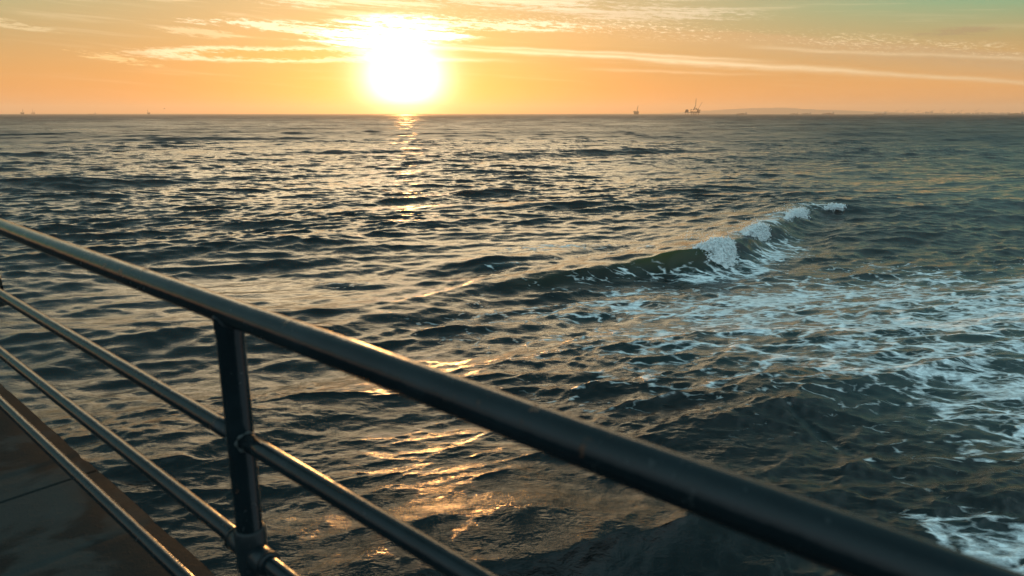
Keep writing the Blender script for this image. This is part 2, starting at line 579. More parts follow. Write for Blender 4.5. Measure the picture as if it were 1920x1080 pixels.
# x, y, height, back width, front width, lean, thin
BREAKER = smooth_line([
    (-20, 30.5, 0.155, 2.5, 1.2, 0.1, 0), (-12.1, 33.7, 0.2356, 2.8, 1.3, 0.1, 0), (-5.9, 37.8, 0.279, 3.2, 1.5, 0.15, 0), (-1.9, 42, 0.372, 3.8, 1.8, 0.15, 0),
    (1.3, 43.6, 0.612, 4.2, 1.6, 0.25, 0.2), (6, 46.3, 0.798, 4.6, 1.5, 0.4, 0.25), (9.1, 48, 0.9219, 5, 1.4, 0.6, 1),
    (12.2, 49.2, 1.239, 5.4, 1.5, 0.75, 0.8), (15.2, 51.8, 1.239, 5.4, 1.7, 0.7, 0.1), (19.1, 57.4, 1.113, 5.2, 1.8, 0.6, 0.1),
    (22.6, 61.6, 1.017, 5.2, 1.9, 0.5, 0.1), (29, 71.3, 0.8582, 5, 1.9, 0.4, 0.1), (35.4, 74.9, 0.6675, 5, 2, 0.3, 0), (45, 76.5, 0.3497, 5, 2.5, 0.1, 0)], 5)
RIDGES = [
    smooth_line([(-24, 74, 0.3, 3, 2, 0.1, 0), (-14, 71.3, 0.50, 4, 2, 0.2, 0), (-3.3, 73.0, 0.65, 4, 2, 0.2, 0), (4, 74.5, 0.7, 4, 2, 0.2, 0), (9.5, 76.0, 0.5, 4, 2, 0.2, 0), (15, 80, 0.55, 4, 2, 0.2, 0),
                 (22.0, 84.2, 0.85, 4, 2, 0.3, 0), (28.4, 86.0, 0.95, 4, 2, 0.3, 0), (35, 85.0, 0.8, 4, 2, 0.2, 0), (48, 90, 0.35, 4, 2, 0.1, 0)]),
    smooth_line([(-3.6, 48.6, 0.25, 2, 0.9, 0.2, 0), (-1.5, 48.9, 0.5, 2, 0.9, 0.3, 0), (2.2, 50.4, 0.42, 2, 0.9, 0.3, 0), (4.5, 52.5, 0.2, 2, 0.9, 0.2, 0)]),
    # close under the pier: a broad heaped swell whose back faces the sun, with small crests on it
    smooth_line([(-5.58, 11.2, 0.45, 3, 0.9, 0.2, 0), (-3.348, 11.9, 0.85, 3.2, 0.9, 0.25, 0), (-1.953, 12.42, 0.95, 3.4, 0.9, 0.3, 0), (-0.279, 12.98, 0.97, 3.4, 0.9, 0.3, 0),
                 (1.023, 13.40, 1.02, 3.2, 0.9, 0.3, 0), (2.325, 13.82, 0.80, 2.8, 0.9, 0.2, 0), (4.185, 14.35, 0.25, 2.4, 1, 0.1, 0)]),
    smooth_line([(-1.116, 13.75, 0.05, 0.9, 0.4, 0.2, 0), (0, 14.05, 0.22, 1.1, 0.45, 0.3, 0), (0.837, 14.65, 0.24, 1.1, 0.45, 0.3, 0), (1.488, 15.55, 0.08, 0.9, 0.4, 0.2, 0)]),
    smooth_line([(-3.627, 13.35, 0.05, 0.9, 0.4, 0.2, 0), (-2.418, 13.75, 0.22, 1.1, 0.45, 0.3, 0), (-1.395, 14.55, 0.16, 1.1, 0.45, 0.3, 0)]),
    smooth_line([(2.4, 13.6, 0.15, 2.4, 1.6, 0.05, 0), (4.0, 14.0, 0.55, 2.6, 2.0, 0.1, 0), (6.0, 14.2, 0.60, 2.6, 2.0, 0.1, 0), (8.0, 13.6, 0.2, 2.4, 1.8, 0.05, 0)]),
    smooth_line([(-13, 16.8, 0.25, 1.6, 0.8, 0.2, 0), (-10.6, 17.5, 0.5, 2.0, 0.8, 0.3, 0), (-8.7, 19.5, 0.5, 2.0, 0.8, 0.3, 0), (-6.5, 21.5, 0.25, 1.8, 0.8, 0.2, 0)]),
    smooth_line([(5.2, 19.3, 0.10, 1.5, 1.0, 0.1, 0), (7.2, 20.5, 0.26, 1.8, 1.0, 0.2, 0), (9.5, 21.7, 0.26, 1.8, 1.0, 0.2, 0), (12, 22.8, 0.10, 1.8, 1.0, 0.1, 0)]),
]

# grid: rings round the foot of the camera, finer where it is seen close
rows = [3.5]
while rows[-1] < 26000:
    r = rows[-1]
    if r < 9: d = 0.10
    elif r < 36: d = max(0.075, r * r / 6650 * 1.25)
    elif r < 92: d = 0.24
    elif r < 420: d = 0.24 + (r - 92) * 0.0042
    elif r < 3000: d = r * 0.0052
    else: d = r * 0.05
    rows.append(r + d)
rows = np.array(rows)
az = np.concatenate([np.linspace(-66, -41, 50, endpoint=False), np.linspace(-41, 40, 800, endpoint=False), np.linspace(40, 60, 40)])
az = np.radians(az)
R, AZ = np.meshgrid(rows, az, indexing='ij')
X0 = (R * np.sin(AZ)).astype(np.float32)
Y0 = (R * np.cos(AZ)).astype(np.float32)
dr_ = np.gradient(rows)[:, None] * np.ones_like(AZ)
spacing = np.maximum(dr_ * 0.8, R * (np.radians(81) / 800)).astype(np.float32)

HGT = np.zeros_like(X0); DXX = np.zeros_like(X0); DYY = np.zeros_like(X0)
gust = 1.0 + 1.1 * fbm(X0 / 22, Y0 / 30, 3, 5) + 0.5 * fbm(X0 / 140, Y0 / 260, 2, 9)
gust = np.clip(gust, 0.35, 1.7)
gust = (gust * (1 - 0.55 * np.exp(-(((X0 + 1) / 15) ** 2 + ((Y0 - 54 - 0.25 * X0) / 6.5) ** 2)) - 0.62 * np.exp(-(((X0 + 16) / 11) ** 2 + ((Y0 - 41) / 4) ** 2)) - 0.35 * np.exp(-(((X0 + 3.5) / 5) ** 2 + ((Y0 - 24) / 8) ** 2)))).astype(np.float32)
comps = []
def waves(n, l0, l1, slope, ang, spread, chop, g_on):
    lam = np.exp(np.linspace(np.log(l0), np.log(l1), n)) * np.exp(rng.normal(0, 0.06, n))
    for L in lam:
        k = 2 * np.pi / L
        a = slope / k * np.sqrt(2.0 / n)
        th = np.radians(ang + rng.normal(0, spread))
        comps.append((k, a, np.sin(th), np.cos(th), rng.uniform(0, 6.283), chop, g_on))
waves(16, 60, 14, 0.080, 156, 10, 0.9, False)
waves(36, 14, 3.2, 0.090, 160, 17, 1.1, True)
waves(54, 3.2, 0.9, 0.180, 161, 22, 1.0, True)
waves(60, 0.9, 0.20, 0.205, 162, 30, 0.8, True)
for k, a, sx, sy, ph, chop, g_on in comps:
    L = 2 * np.pi / k
    rmax = None
    w = sstep(1.7, 3.2, L / spacing)
    nr = int(np.max(np.nonzero(w.max(axis=1) > 0.002)[0])) + 1 if w.max() > 0.002 else 0
    if nr == 0:
        continue
    sl = slice(0, nr)
    arg = (k * (sx * X0[sl] + sy * Y0[sl]) + ph).astype(np.float32)
    amp = a * w[sl] * (gust[sl] if g_on else 1.0)
    s, c = np.sin(arg), np.cos(arg)
    HGT[sl] += amp * s
    DXX[sl] += chop * amp * sx * c
    DYY[sl] += chop * amp * sy * c

# surf zone (world plan, in front of the breaker)
qb, bb, prb, eb = ridge_eval(BREAKER, X0, Y0)
def zone(cx, cy, rx, ry, rot):
    c, s = math.cos(RAD(rot)), math.sin(RAD(rot))
    u = ((X0 - cx) * c + (Y0 - cy) * s) / rx
    v = (-(X0 - cx) * s + (Y0 - cy) * c) / ry
    return np.exp(-(u * u + v * v) ** 1.4)
foam = np.zeros_like(X0)
foam = np.maximum(foam, 0.84 * zone(18, 36, 18, 11, 18))
foam = np.maximum(foam, 0.74 * zone(31, 41, 22, 8, 8))
foam = np.maximum(foam, 0.80 * zone(17, 26.5, 11, 6, -12))
foam = np.maximum(foam, 0.50 * zone(9, 42, 7, 3.0, 25))
foam = np.maximum(foam, 0.52 * zone(7, 36, 7.5, 6.5, 20))
foam = np.maximum(foam, 0.42 * zone(4.5, 31, 6, 4, 15))
foam = np.maximum(foam, 0.70 * zone(11, 29, 8.5, 5.5, 10))
foam = np.maximum(foam, 0.66 * zone(16.5, 22.0, 8, 3.6, -15))
foam *= np.where(qb > 0, 1.0, np.exp(-(qb / 0.8) ** 2) * 0.6)
foam = np.maximum(foam, 0.66 * zone(4.0, 54.0, 5.5, 1.3, 20))
foam = np.maximum(foam, 0.50 * zone(7.5, 51.8, 5.0, 0.9, 22))
foam = np.maximum(foam, 0.62 * zone(-0.5, 48.0, 2.6, 0.5, 15))
foam = np.maximum(foam, 0.56 * zone(11.5, 14.4, 1.8, 1.3, -20))
foam = np.maximum(foam, 0.45 * zone(-9.5, 43.5, 2.4, 0.7, 5))
foam = np.maximum(foam, 0.40 * zone(9.8, 19.6, 0.25, 3.2, 25))
along = sstep(10.8, 12.0, X0) * (1 - sstep(34, 38, X0))
foam = np.maximum(foam, 0.62 * along * np.exp(-((qb + 0.3) / 1.0) ** 2) * (bb < 4))
foam = np.maximum(foam, 0.86 * sstep(9.5, 11.5, X0) * (1 - sstep(22, 26, X0)) * np.exp(-((qb - 3.2) / 1.9) ** 2) * (bb < 9))
foam = np.maximum(foam, 0.36 * sstep(5, 8.5, X0) * (1 - sstep(12, 13, X0)) * np.exp(-((qb - 1.0) / 1.0) ** 2))
surf = np.clip(foam * 1.3, 0, 1)

# extra small choppy lumps inside the foam
HGT += (surf * 0.20 * fbm(X0 / 1.3, Y0 / 0.9, 3, 31)).astype(np.float32)
HGT *= (1 - 0.35 * surf)
HGT *= (1 - 0.50 * zone(-2.2, 18.5, 6.5, 6.0, 10))          # the heaped swell under the pier rises out of a smoother lull
thin = np.zeros_like(X0)
calm = np.clip(1.25 - gust, 0, 1) + surf * 0.5

def apply_ridge(pts, q, best, pr, endf, jitter):
    global HGT, DXX, DYY, thin
    h, wb, wf, lean, th = pr
    jit = jitter * fbm(X0 / 2.2, Y0 / 2.2, 3, 77)
    qq = q + jit
    prof = np.where(qq < 0, np.exp(-np.abs(qq / wb) ** 1.7), np.exp(-(qq / wf) ** 2))
    hh = h * endf * prof * (1 + 0.35 * fbm(X0 / 1.8, Y0 / 1.8, 2, 41))
    damp = 1 - 0.4 * np.clip(prof * endf * h, 0, 1)
    HGT = HGT * damp + hh
    # lean forward
    P = np.array(pts)
    ux, uy = P[-1, 0] - P[0, 0], P[-1, 1] - P[0, 1]
    L = math.hypot(ux, uy)
    nx, ny = uy / L, -ux / L
    push = lean * h * endf * prof ** 2
    DXX += push * nx
    DYY += push * ny
    thin = np.maximum(thin, th * endf * np.where(qq > -0.4, prof, 0) ** 1.3)

apply_ridge(BREAKER, qb, bb, prb, eb, 0.9)
for rd in RIDGES:
    q_, b_, p_, e_ = ridge_eval(rd, X0, Y0)
    apply_ridge(rd, q_, b_, p_, e_, 0.5)
# trough in front of the breaker
HGT -= (0.22 * prb[0] * eb * np.exp(-((qb - 3.6) / 1.8) ** 2))

POS = np.stack([X0 + DXX, Y0 + DYY, HGT], -1).astype(np.float32)
sea_me = grid_mesh('sea', POS, flip=True)
attr(sea_me, 'spacing', spacing)
attr(sea_me, 'foam', foam)
attr(sea_me, 'thin', np.clip(thin, 0, 1))
attr(sea_me, 'calm', np.clip(calm, 0, 1) - 2.8 * zone(-0.6, 14.2, 4.8, 2.8, 14))
sea = link_mesh('sea', sea_me, M_WATER)
tag(sea, 'dark teal sea with short choppy waves out to the horizon', kind='structure')

# ------------------------------------------------------------------ whitewater rolling down the breaker
def crest_at(s_arr):
    """position, direction and height along the breaker crest by arc length"""
    P = BREAKER
    seg = np.hypot(*np.diff(P[:, :2], axis=0).T)
    cum = np.concatenate([[0], np.cumsum(seg)])
    out = np.stack([np.interp(s_arr, cum, P[:, k]) for k in range(7)], -1)
    tx = np.gradient(out[:, 0]); ty = np.gradient(out[:, 1])
    l = np.hypot(tx, ty)
    return out, tx / l, ty / l, cum
_, _, _, CUM = crest_at(np.linspace(0, 1, 3))
def s_of(x):
    return float(np.interp(x, BREAKER[:, 0], CUM))

_b = bmesh.new()
bmesh.ops.create_icosphere(_b, subdivisions=1, radius=1)
_b.verts.index_update()
ICO_V = np.array([v.co[:] for v in _b.verts]); ICO_F = np.array([[v.index for v in f.verts] for f in _b.faces])
_b.free()

def roller(name, x0, x1, reach, drop, seed, label):
    """a tumbling front: starts on the crest, bulges forward and falls to the trough"""
    ns, nu = 150, 70
    s = np.linspace(s_of(x0), s_of(x1), ns)
    c, tx, ty, _ = crest_at(s)
    h = c[:, 2]
    e = np.linspace(0, 1, ns)
    prof = np.sin(np.pi * np.clip(e, 0.01, 0.99)) ** 1.0 * (1 + 0.6 * fbm(s / 0.9, s * 0 + seed, 3, seed + 21))
    prof = np.clip(prof, 0, 1.1)
    u = np.linspace(0, 1, nu)
    S, U = np.meshgrid(s, u, indexing='ij')
    n1 = fbm(S / 0.9, U * 3.0, 4, seed, 0.6)
    n2 = fbm(S / 0.22, U * 9.0, 3, seed + 5, 0.65)
    n3 = fbm(S / 1.4, U * 0 + 0.3, 3, seed + 9)[:, :1]
    kn = np.array([0, 0.22, 0.45, 0.7, 0.88, 1.0])
    lh = (c[:, 5] * h)[:, None]
    fx = np.interp(u, kn, [-0.95, 0.14, 0.66, 1.0, 1.28, 1.5])[None, :]
    fz = np.interp(u, kn, [0.74, 1.08, 1.00, 0.60, 0.22, -0.12])[None, :]
    pr = prof[:, None]
    down = 1 - (1 - drop) * np.clip((u[None, :] - 0.3) / 0.7, 0, 1)
    fwd = lh + np.where(fx > 0, fx * reach * pr * (1 + 0.7 * n3), fx) + (0.50 * n1 + 0.26 * n2) * np.clip(pr, 0.15, 1)
    fall = np.where(fx > 0, 1 - (1 - fz) * np.clip(pr * 1.15, 0, 1), fz)
    hh = h[:, None] * fall + (0.45 * n1 + 0.24 * n2) * np.clip(pr, 0.1, 1)
    hh = hh - (1 - np.clip(pr, 0, 1)) * 0.55 - np.clip((U - 0.94) / 0.06, 0, 1) * 0.35 - np.clip((0.08 - U) / 0.08, 0, 1) * 0.35
    nx, ny = ty, -tx
    P = np.stack([c[:, 0:1] + nx[:, None] * fwd, c[:, 1:2] + ny[:, None] * fwd, hh], -1)
    # clumps of froth scattered over the surface give it a ragged edge
    V = [P.reshape(-1, 3)]
    idx = np.arange(ns * nu).reshape(ns, nu)
    q = np.stack([idx[:-1, :-1], idx[:-1, 1:], idx[1:, 1:], idx[1:, :-1]], -1).reshape(-1, 4)
    T = [np.concatenate([q[:, :3], q[:, [0, 2, 3]]])]
    r_ = np.random.default_rng(seed)
    tot = ns * nu
    n_cl = int(330 * (s[-1] - s[0]))
    for c_ in range(n_cl):
        a_, b_ = int(np.clip(r_.normal(0.5, 0.27), 0, 1) * (ns - 1)), int(r_.beta(1.3, 1.1) * (nu - 1))
        rad = (0.025 + 0.075 * r_.random() ** 2.5) * (0.5 + 0.5 * prof[a_])
        ctr = P[a_, b_] + r_.normal(0, 0.10, 3) * np.array([1, 1, 0.8])
        V.append(ICO_V * rad * r_.uniform(0.6, 1.35, 3) * (1 + 0.12 * r_.normal(size=(len(ICO_V), 1))) + ctr)
        T.append(ICO_F + tot)
        tot += len(ICO_V)
    V, T = np.concatenate(V), np.concatenate(T).astype(np.int32)
    me = bpy.data.meshes.new(name)
    me.vertices.add(len(V)); me.vertices.foreach_set('co', V.reshape(-1).astype(np.float32))
    me.loops.add(len(T) * 3); me.polygons.add(len(T))
    me.loops.foreach_set('vertex_index', T.reshape(-1))
    me.polygons.foreach_set('loop_start', np.arange(0, len(T) * 3, 3, dtype=np.int32))
    me.update(calc_edges=True)
    o = link_mesh(name, me, M_FOAM)
    tag(o, label, kind='stuff')
    return o
roller('breaking_whitewater', 11.5, 15.7, 0.80, 1.0, 3, 'thick white foam tumbling down the face of the nearest breaking wave')
roller('breaking_whitewater', 16.8, 21.4, 0.62, 0.9, 13, 'white foam spilling over the crest behind the nearest breaker')
roller('breaking_whitewater', 23.5, 30.6, 0.7, 0.75, 23, 'long low white foam crest of the breaking wave farther out')
roller('breaking_whitewater', 31.6, 36.0, 0.5, 0.7, 33, 'thin white foam at the far end of the breaking wave')

# droplets thrown up along the crest
bm = bmesh.new()
for _ in range(420):
    xx = random.choice([random.uniform(12, 16.5), random.uniform(17.5, 22.6), random.uniform(24, 30)])
    c, tx, ty, _c = crest_at(np.array([s_of(xx), s_of(xx) + 0.1]))
    f = random.gauss(0.1, 0.6)
    z = c[0, 2] + abs(random.gauss(0, 0.22)) + 0.05 - 0.12 * f
    r = random.uniform(0.010, 0.035)
    bmesh.ops.create_icosphere(bm, subdivisions=1, radius=r, matrix=Matrix.Translation((c[0, 0] + ty[0] * f, c[0, 1] - tx[0] * f, z)))
tag(link_bm('spray', bm, M_FOAM), 'fine white spray flying above the breaking crest', kind='stuff')

# ------------------------------------------------------------------ pier deck
RAIL_AZ = RAD(-48.07)
D = Vector((math.sin(RAIL_AZ), math.cos(RAIL_AZ), 0))       # along the pier, out to sea
N = Vector((D.y, -D.x, 0))                                  # across, towards the open water
pier_rot = math.atan2(D.y, D.x)
DECK_Z = EYE - 1.47
EDGE = 0.868
def pier_pt(along, across, z):
    return D * along + N * across + Vector((0, 0, z))
# local frame: x = along the pier, y = -across (left of the direction), z up
pier = empty('pier', (0, 0, 0), pier_rot)
tag(pier, 'dark stained concrete pier deck along the lower left, its edge above the water', 'pier', kind=None)
joint = 3.137
slab_len = 2.9
k = -3
for i in range(-3, 14):
    a0, a1 = joint + i * slab_len, joint + (i + 1) * slab_len
    for j, (c0, c1) in enumerate(((EDGE, -3.4), (-3.4, -7.5))):
        bm = bmesh.new()
        nx_, gp = 26, 0.003
        bm_box(bm, (a0 + gp, -c0 + (gp if j else 0), DECK_Z - 0.22), (a1 - gp, -c1 - gp, DECK_Z + 0.0015 * ((i * 7 + j * 3) % 3)), 0.010)
        if j == 0:
            le = [e for e in bm.edges if abs((e.verts[0].co - e.verts[1].co).x) > 1.0]
            bmesh.ops.subdivide_edges(bm, edges=le, cuts=70, use_grid_fill=True)
            for v in bm.verts:
                if v.co.y < -c0 + 0.03 and v.co.z > DECK_Z - 0.03:
                    n_ = float(fbm(np.array([v.co.x * 9.0]), np.array([i * 3.0]), 4, 19)[0])
                    ch = max(0.0, n_ - 0.16) * 0.025
                    v.co.y += 0.002 * n_ + ch
                    v.co.z -= ch * 0.7
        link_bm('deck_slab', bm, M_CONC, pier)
bm = bmesh.new()
bm_box(bm, (-6.5, -(EDGE - 0.14), DECK_Z - 0.75), (44, -(EDGE - 0.5), DECK_Z - 0.225), 0.02)
link_bm('edge_beam', bm, M_CONC, pier)
for i in range(-1, 8):
    for c in (-0.6, -5.8):
        bm = bmesh.new()
        bm_tube(bm, (i * 6.0 + 0.4, -c, -2.0), (i * 6.0 + 0.4, -c, DECK_Z - 0.24), 0.24, seg=18)
        link_bm('pile', bm, M_CONC, pier, True)

# ------------------------------------------------------------------ railing
def loc(along, across, z):                                  # pier-local coordinates
    return Vector((along, -across, z))
rail_d = 0.6645
railing = empty('railing', pier_pt(1.40, rail_d, DECK_Z), pier_rot)
tag(railing, 'dark painted pipe railing with four horizontal rails crossing the whole foreground', 'railing')
def rl(along, z):
    return Vector((along - 1.40, 0, z - DECK_Z))
def pipe(name, a0, a1, z, r, mat=M_PIPE, n=60, bend=0.0, seg=40):
    """long pipe with slight waviness, lathe-free"""
    bm = bmesh.new()
    rings = []
    for i in range(n + 1):
        t = a0 + (a1 - a0) * i / n
        oy = bend * math.sin(t * 1.7 + z) ; oz = bend * math.cos(t * 2.3 + z * 3)
        c = rl(t, z)
        rings.append([bm.verts.new((c.x, c.y + oy + r * math.cos(2 * math.pi * j / seg), c.z + oz + r * math.sin(2 * math.pi * j / seg))) for j in range(seg)])
    for i in range(n):
        for j in range(seg):
            bm.faces.new((rings[i][j], rings[i][(j + 1) % seg], rings[i + 1][(j + 1) % seg], rings[i + 1][j]))
    bm.faces.new(rings[0]); bm.faces.new(rings[-1][::-1])
    bmesh.ops.recalc_face_normals(bm, faces=bm.faces)
    return link_bm(name, bm, mat, railing, True)
POST_A = 1.393
POSTS = [POST_A - 2.9, POST_A, POST_A + 2.9 * 1.0, POST_A + 5.8, POST_A + 8.7]
R_TOP, R_LOW, R_POST = 0.0290, 0.0195, 0.0290
Z_TOP = EYE - 0.4015
Z_MID = [EYE - 0.688, EYE - 0.966, EYE - 1.236]
pipe('top_rail', -6, 12, Z_TOP, R_TOP, n=160, bend=0.0012, seg=48)
def collar(along, z, r, w, axis='x', name='collar', dy=0.0):
    bm = bmesh.new()
    prof = [(-w / 2, r * 0.97), (-w / 2 + 0.002, r), (-w / 2 + 0.006, r + 0.0022), (w / 2 - 0.006, r + 0.0022), (w / 2 - 0.002, r), (w / 2, r * 0.97)]
    seg = 40
    rings = []
    c = rl(along, z)
    for t, q in prof:
        ring = []
        for j in range(seg):
            a = 2 * math.pi * j / seg
            ring.append(bm.verts.new((c.x + t, c.y + dy + q * math.cos(a), c.z + q * math.sin(a)) if axis == 'x' else (c.x + q * math.cos(a), c.y + dy + q * math.sin(a), c.z + t)))
        rings.append(ring)
    for i in range(len(prof) - 1):
        for j in range(seg):
            bm.faces.new((rings[i][j], rings[i][(j + 1) % seg], rings[i + 1][(j + 1) % seg], rings[i + 1][j]))
    bm.faces.new(rings[0]); bm.faces.new(rings[-1])
    bmesh.ops.recalc_face_normals(bm, faces=bm.faces)
    return link_bm(name, bm, M_FITTING, railing, True)
def weld(along, z, r, side, R=R_POST):
    """lumpy bead where a rail of radius r meets the post"""
    bm = bmesh.new()
    seg, sub = 44, 8
    rings = []
    for j in range(seg):
        a = 2 * math.pi * j / seg
        y, zz = (r + 0.001) * math.cos(a), (r + 0.001) * math.sin(a)
        x = side * math.sqrt(max(R * R - y * y, 0))
        t = 0.0036 * (0.8 + 0.45 * math.sin(a * 7 + z * 40) * random.uniform(0.6, 1.2))
        c = rl(along, z)
        rad = Vector((0, math.cos(a), math.sin(a)))
        ax = Vector((side, 0, 0))
        rings.append([bm.verts.new(Vector((c.x + x, c.y + y, c.z + zz)) + (rad * math.cos(b) + ax * math.sin(b)) * t)
                      for b in [2 * math.pi * q / sub for q in range(sub)]])
    for j in range(seg):
        n_ = rings[(j + 1) % seg]
        for q in range(sub):
            bm.faces.new((rings[j][q], rings[j][(q + 1) % sub], n_[(q + 1) % sub], n_[q]))
    bmesh.ops.recalc_face_normals(bm, faces=bm.faces)
    link_bm('weld_bead', bm, M_WELD, railing, True)
for z in Z_MID:
    cuts = [-6] + POSTS + [12]
    for a, b in zip(cuts[:-1], cuts[1:]):
        if b <= a:
            continue
        a_ = a + (R_POST * 0.75 if a in POSTS else 0)
        b_ = b - (R_POST * 0.75 if b in POSTS else 0)
        pipe('mid_rail' if z != Z_MID[-1] else 'bottom_rail', a_, b_, z, R_LOW, n=36, bend=0.0006)
for p in POSTS:
    bm = bmesh.new()
    c0, c1 = rl(p, DECK_Z), rl(p, Z_TOP)
    seg = 48
    rings = []
    for i in range(40):
        z = c0.z + (c1.z - c0.z) * i / 39
        rr_ = R_POST * (1 + 0.10 * math.exp(-((c1.z - z - 0.03) / 0.012) ** 2))
        rings.append([bm.verts.new((c0.x + rr_ * math.cos(2 * math.pi * j / seg), c0.y + rr_ * math.sin(2 * math.pi * j / seg), z)) for j in range(seg)])
    for i in range(39):
        for j in range(seg):
            bm.faces.new((rings[i][j], rings[i][(j + 1) % seg], rings[i + 1][(j + 1) % seg], rings[i + 1][j]))
    bmesh.ops.recalc_face_normals(bm, faces=bm.faces)
    link_bm('post', bm, M_PIPE, railing, True)
    for s_ in (-1, 1):
        weld(p, Z_MID[0], R_LOW, s_)
        weld(p, Z_MID[2], R_LOW, s_)
    # lumpy weld where the post meets the underside of the top rail
    bm = bmesh.new()
    seg, sub = 48, 8
    rings = []
    for j in range(seg):
        a = 2 * math.pi * j / seg
        x_, y_ = (R_POST + 0.0008) * math.cos(a), (R_POST + 0.0008) * math.sin(a)
        z_ = c1.z - math.sqrt(max(R_TOP ** 2 - min(abs(y_), R_TOP * 0.97) ** 2, 0))
        t = 0.0042 * (0.8 + 0.4 * math.sin(a * 9) * random.uniform(0.5, 1.2))
        rad = Vector((math.cos(a), math.sin(a), 0))
        rings.append([bm.verts.new(Vector((c1.x + x_, c1.y + y_, z_)) + (rad * math.cos(b) + Vector((0, 0, math.sin(b)))) * t) for b in [2 * math.pi * q / sub for q in range(sub)]])
    for j in range(seg):
        n_ = rings[(j + 1) % seg]
        for q in range(sub):
            bm.faces.new((rings[j][q], rings[j][(q + 1) % sub], n_[(q + 1) % sub], n_[q]))
    bmesh.ops.recalc_face_normals(bm, faces=bm.faces)
    link_bm('weld_bead', bm, M_FITTING, railing, True)
    # slip-on cross fitting at the third rail
    collar(p, Z_MID[1] + 0.008, R_POST + 0.0032, 0.105, 'z', 'cross_sleeve')
    for s_ in (-1, 1):
        collar(p + s_ * 0.047, Z_MID[1], R_LOW + 0.0050, 0.050, 'x', 'rail_socket')
        collar(p + s_ * 0.073, Z_MID[1], R_LOW + 0.0062, 0.007, 'x', 'socket_lip')
    for q_, zz in ((-0.9, 0.036), (2.4, -0.030)):
        bm = bmesh.new()
        c_ = rl(p, Z_MID[1] + zz)
        d_ = Vector((math.cos(q_), math.sin(q_), 0))
        bm_tube(bm, c_ + d_ * (R_POST + 0.003), c_ + d_ * (R_POST + 0.0085), 0.0055, seg=6)
        link_bm('set_screw', bm, M_FITTING, railing)
    bm = bmesh.new()
    bm_tube(bm, rl(p, DECK_Z + 0.002), rl(p, DECK_Z + 0.014), 0.075, seg=32)
    link_bm('base_flange', bm, M_FITTING, railing)
    for j in range(4):
        a = math.pi / 4 + j * math.pi / 2
        bm = bmesh.new()
        q = rl(p, DECK_Z + 0.014) + Vector((0.056 * math.cos(a), 0.056 * math.sin(a), 0))
        bm_tube(bm, q, q + Vector((0, 0, 0.012)), 0.010, seg=6)
        link_bm('bolt', bm, M_FITTING, railing)
# flakes of bare primer round the weld of the visible post
for (ang, z, s) in ((-62, -0.668, 0.0035), (-30, -0.645, 0.003), (-18, -0.625, 0.0045), (-22, -0.600, 0.003), (-95, -0.690, 0.0025), (-60, -0.655, 0.002),
                    (-32, -0.900, 0.004), (-36, -0.912, 0.003), (-28, -0.87, 0.0025), (-110, -0.705, 0.002)):
    a = RAD(ang) + 0
    bm = bmesh.new()
    c = rl(POST_A, EYE + z)
    rad = Vector((math.cos(a), math.sin(a), 0))
    rad = Vector((math.cos(a) , -abs(math.sin(a)) if False else math.sin(a), 0))
    tan = Vector((-rad.y, rad.x, 0))
    rr0 = R_POST + (0.007 if -0.92 < z < -0.88 else 0.0)
    vs = []
    for j in range(7):
        b = 2 * math.pi * j / 7
        q = random.uniform(0.6, 1.3) * s
        vs.append(bm.verts.new(c + rad * (rr0 + 0.0006) + tan * q * math.cos(b) + Vector((0, 0, q * 1.6 * math.sin(b)))))
    f = bm.faces.new(vs)
    ext = bmesh.ops.extrude_face_region(bm, geom=[f])
    bmesh.ops.translate(bm, verts=[v for v in ext['geom'] if isinstance(v, bmesh.types.BMVert)], vec=rad * -0.0012)
    bmesh.ops.recalc_face_normals(bm, faces=bm.faces)
    link_bm('paint_chip', bm, M_CHIP, railing)

# ------------------------------------------------------------------ far things
def polar(az_deg, dist, z=0.0):
    a = RAD(az_deg)
    return Vector((math.sin(a) * dist, math.cos(a) * dist, z))

def boxes(name, parent, mat, lst):
    bm = bmesh.new()
    for lo, hi in lst:
        bm_box(bm, lo, hi)
    return link_bm(name, bm, mat, parent)

def lattice(bm, p0, p1, w0, w1, n, r):
    p0, p1 = Vector(p0), Vector(p1)
    def ring(t):
        c = p0.lerp(p1, t)
        w = w0 + (w1 - w0) * t
        return [c + Vector((sx * w, sy * w, 0)) for sx, sy in ((-1, -1), (1, -1), (1, 1), (-1, 1))]
    prev = ring(0)
    for i in range(1, n + 1):
        cur = ring(i / n)
        for j in range(4):
            bm_tube(bm, prev[j], cur[j], r, seg=5, caps=False)
            bm_tube(bm, prev[j], cur[(j + 1) % 4], r * 0.6, seg=4, caps=False)
            bm_tube(bm, cur[j], cur[(j + 1) % 4], r * 0.6, seg=4, caps=False)
        prev = cur

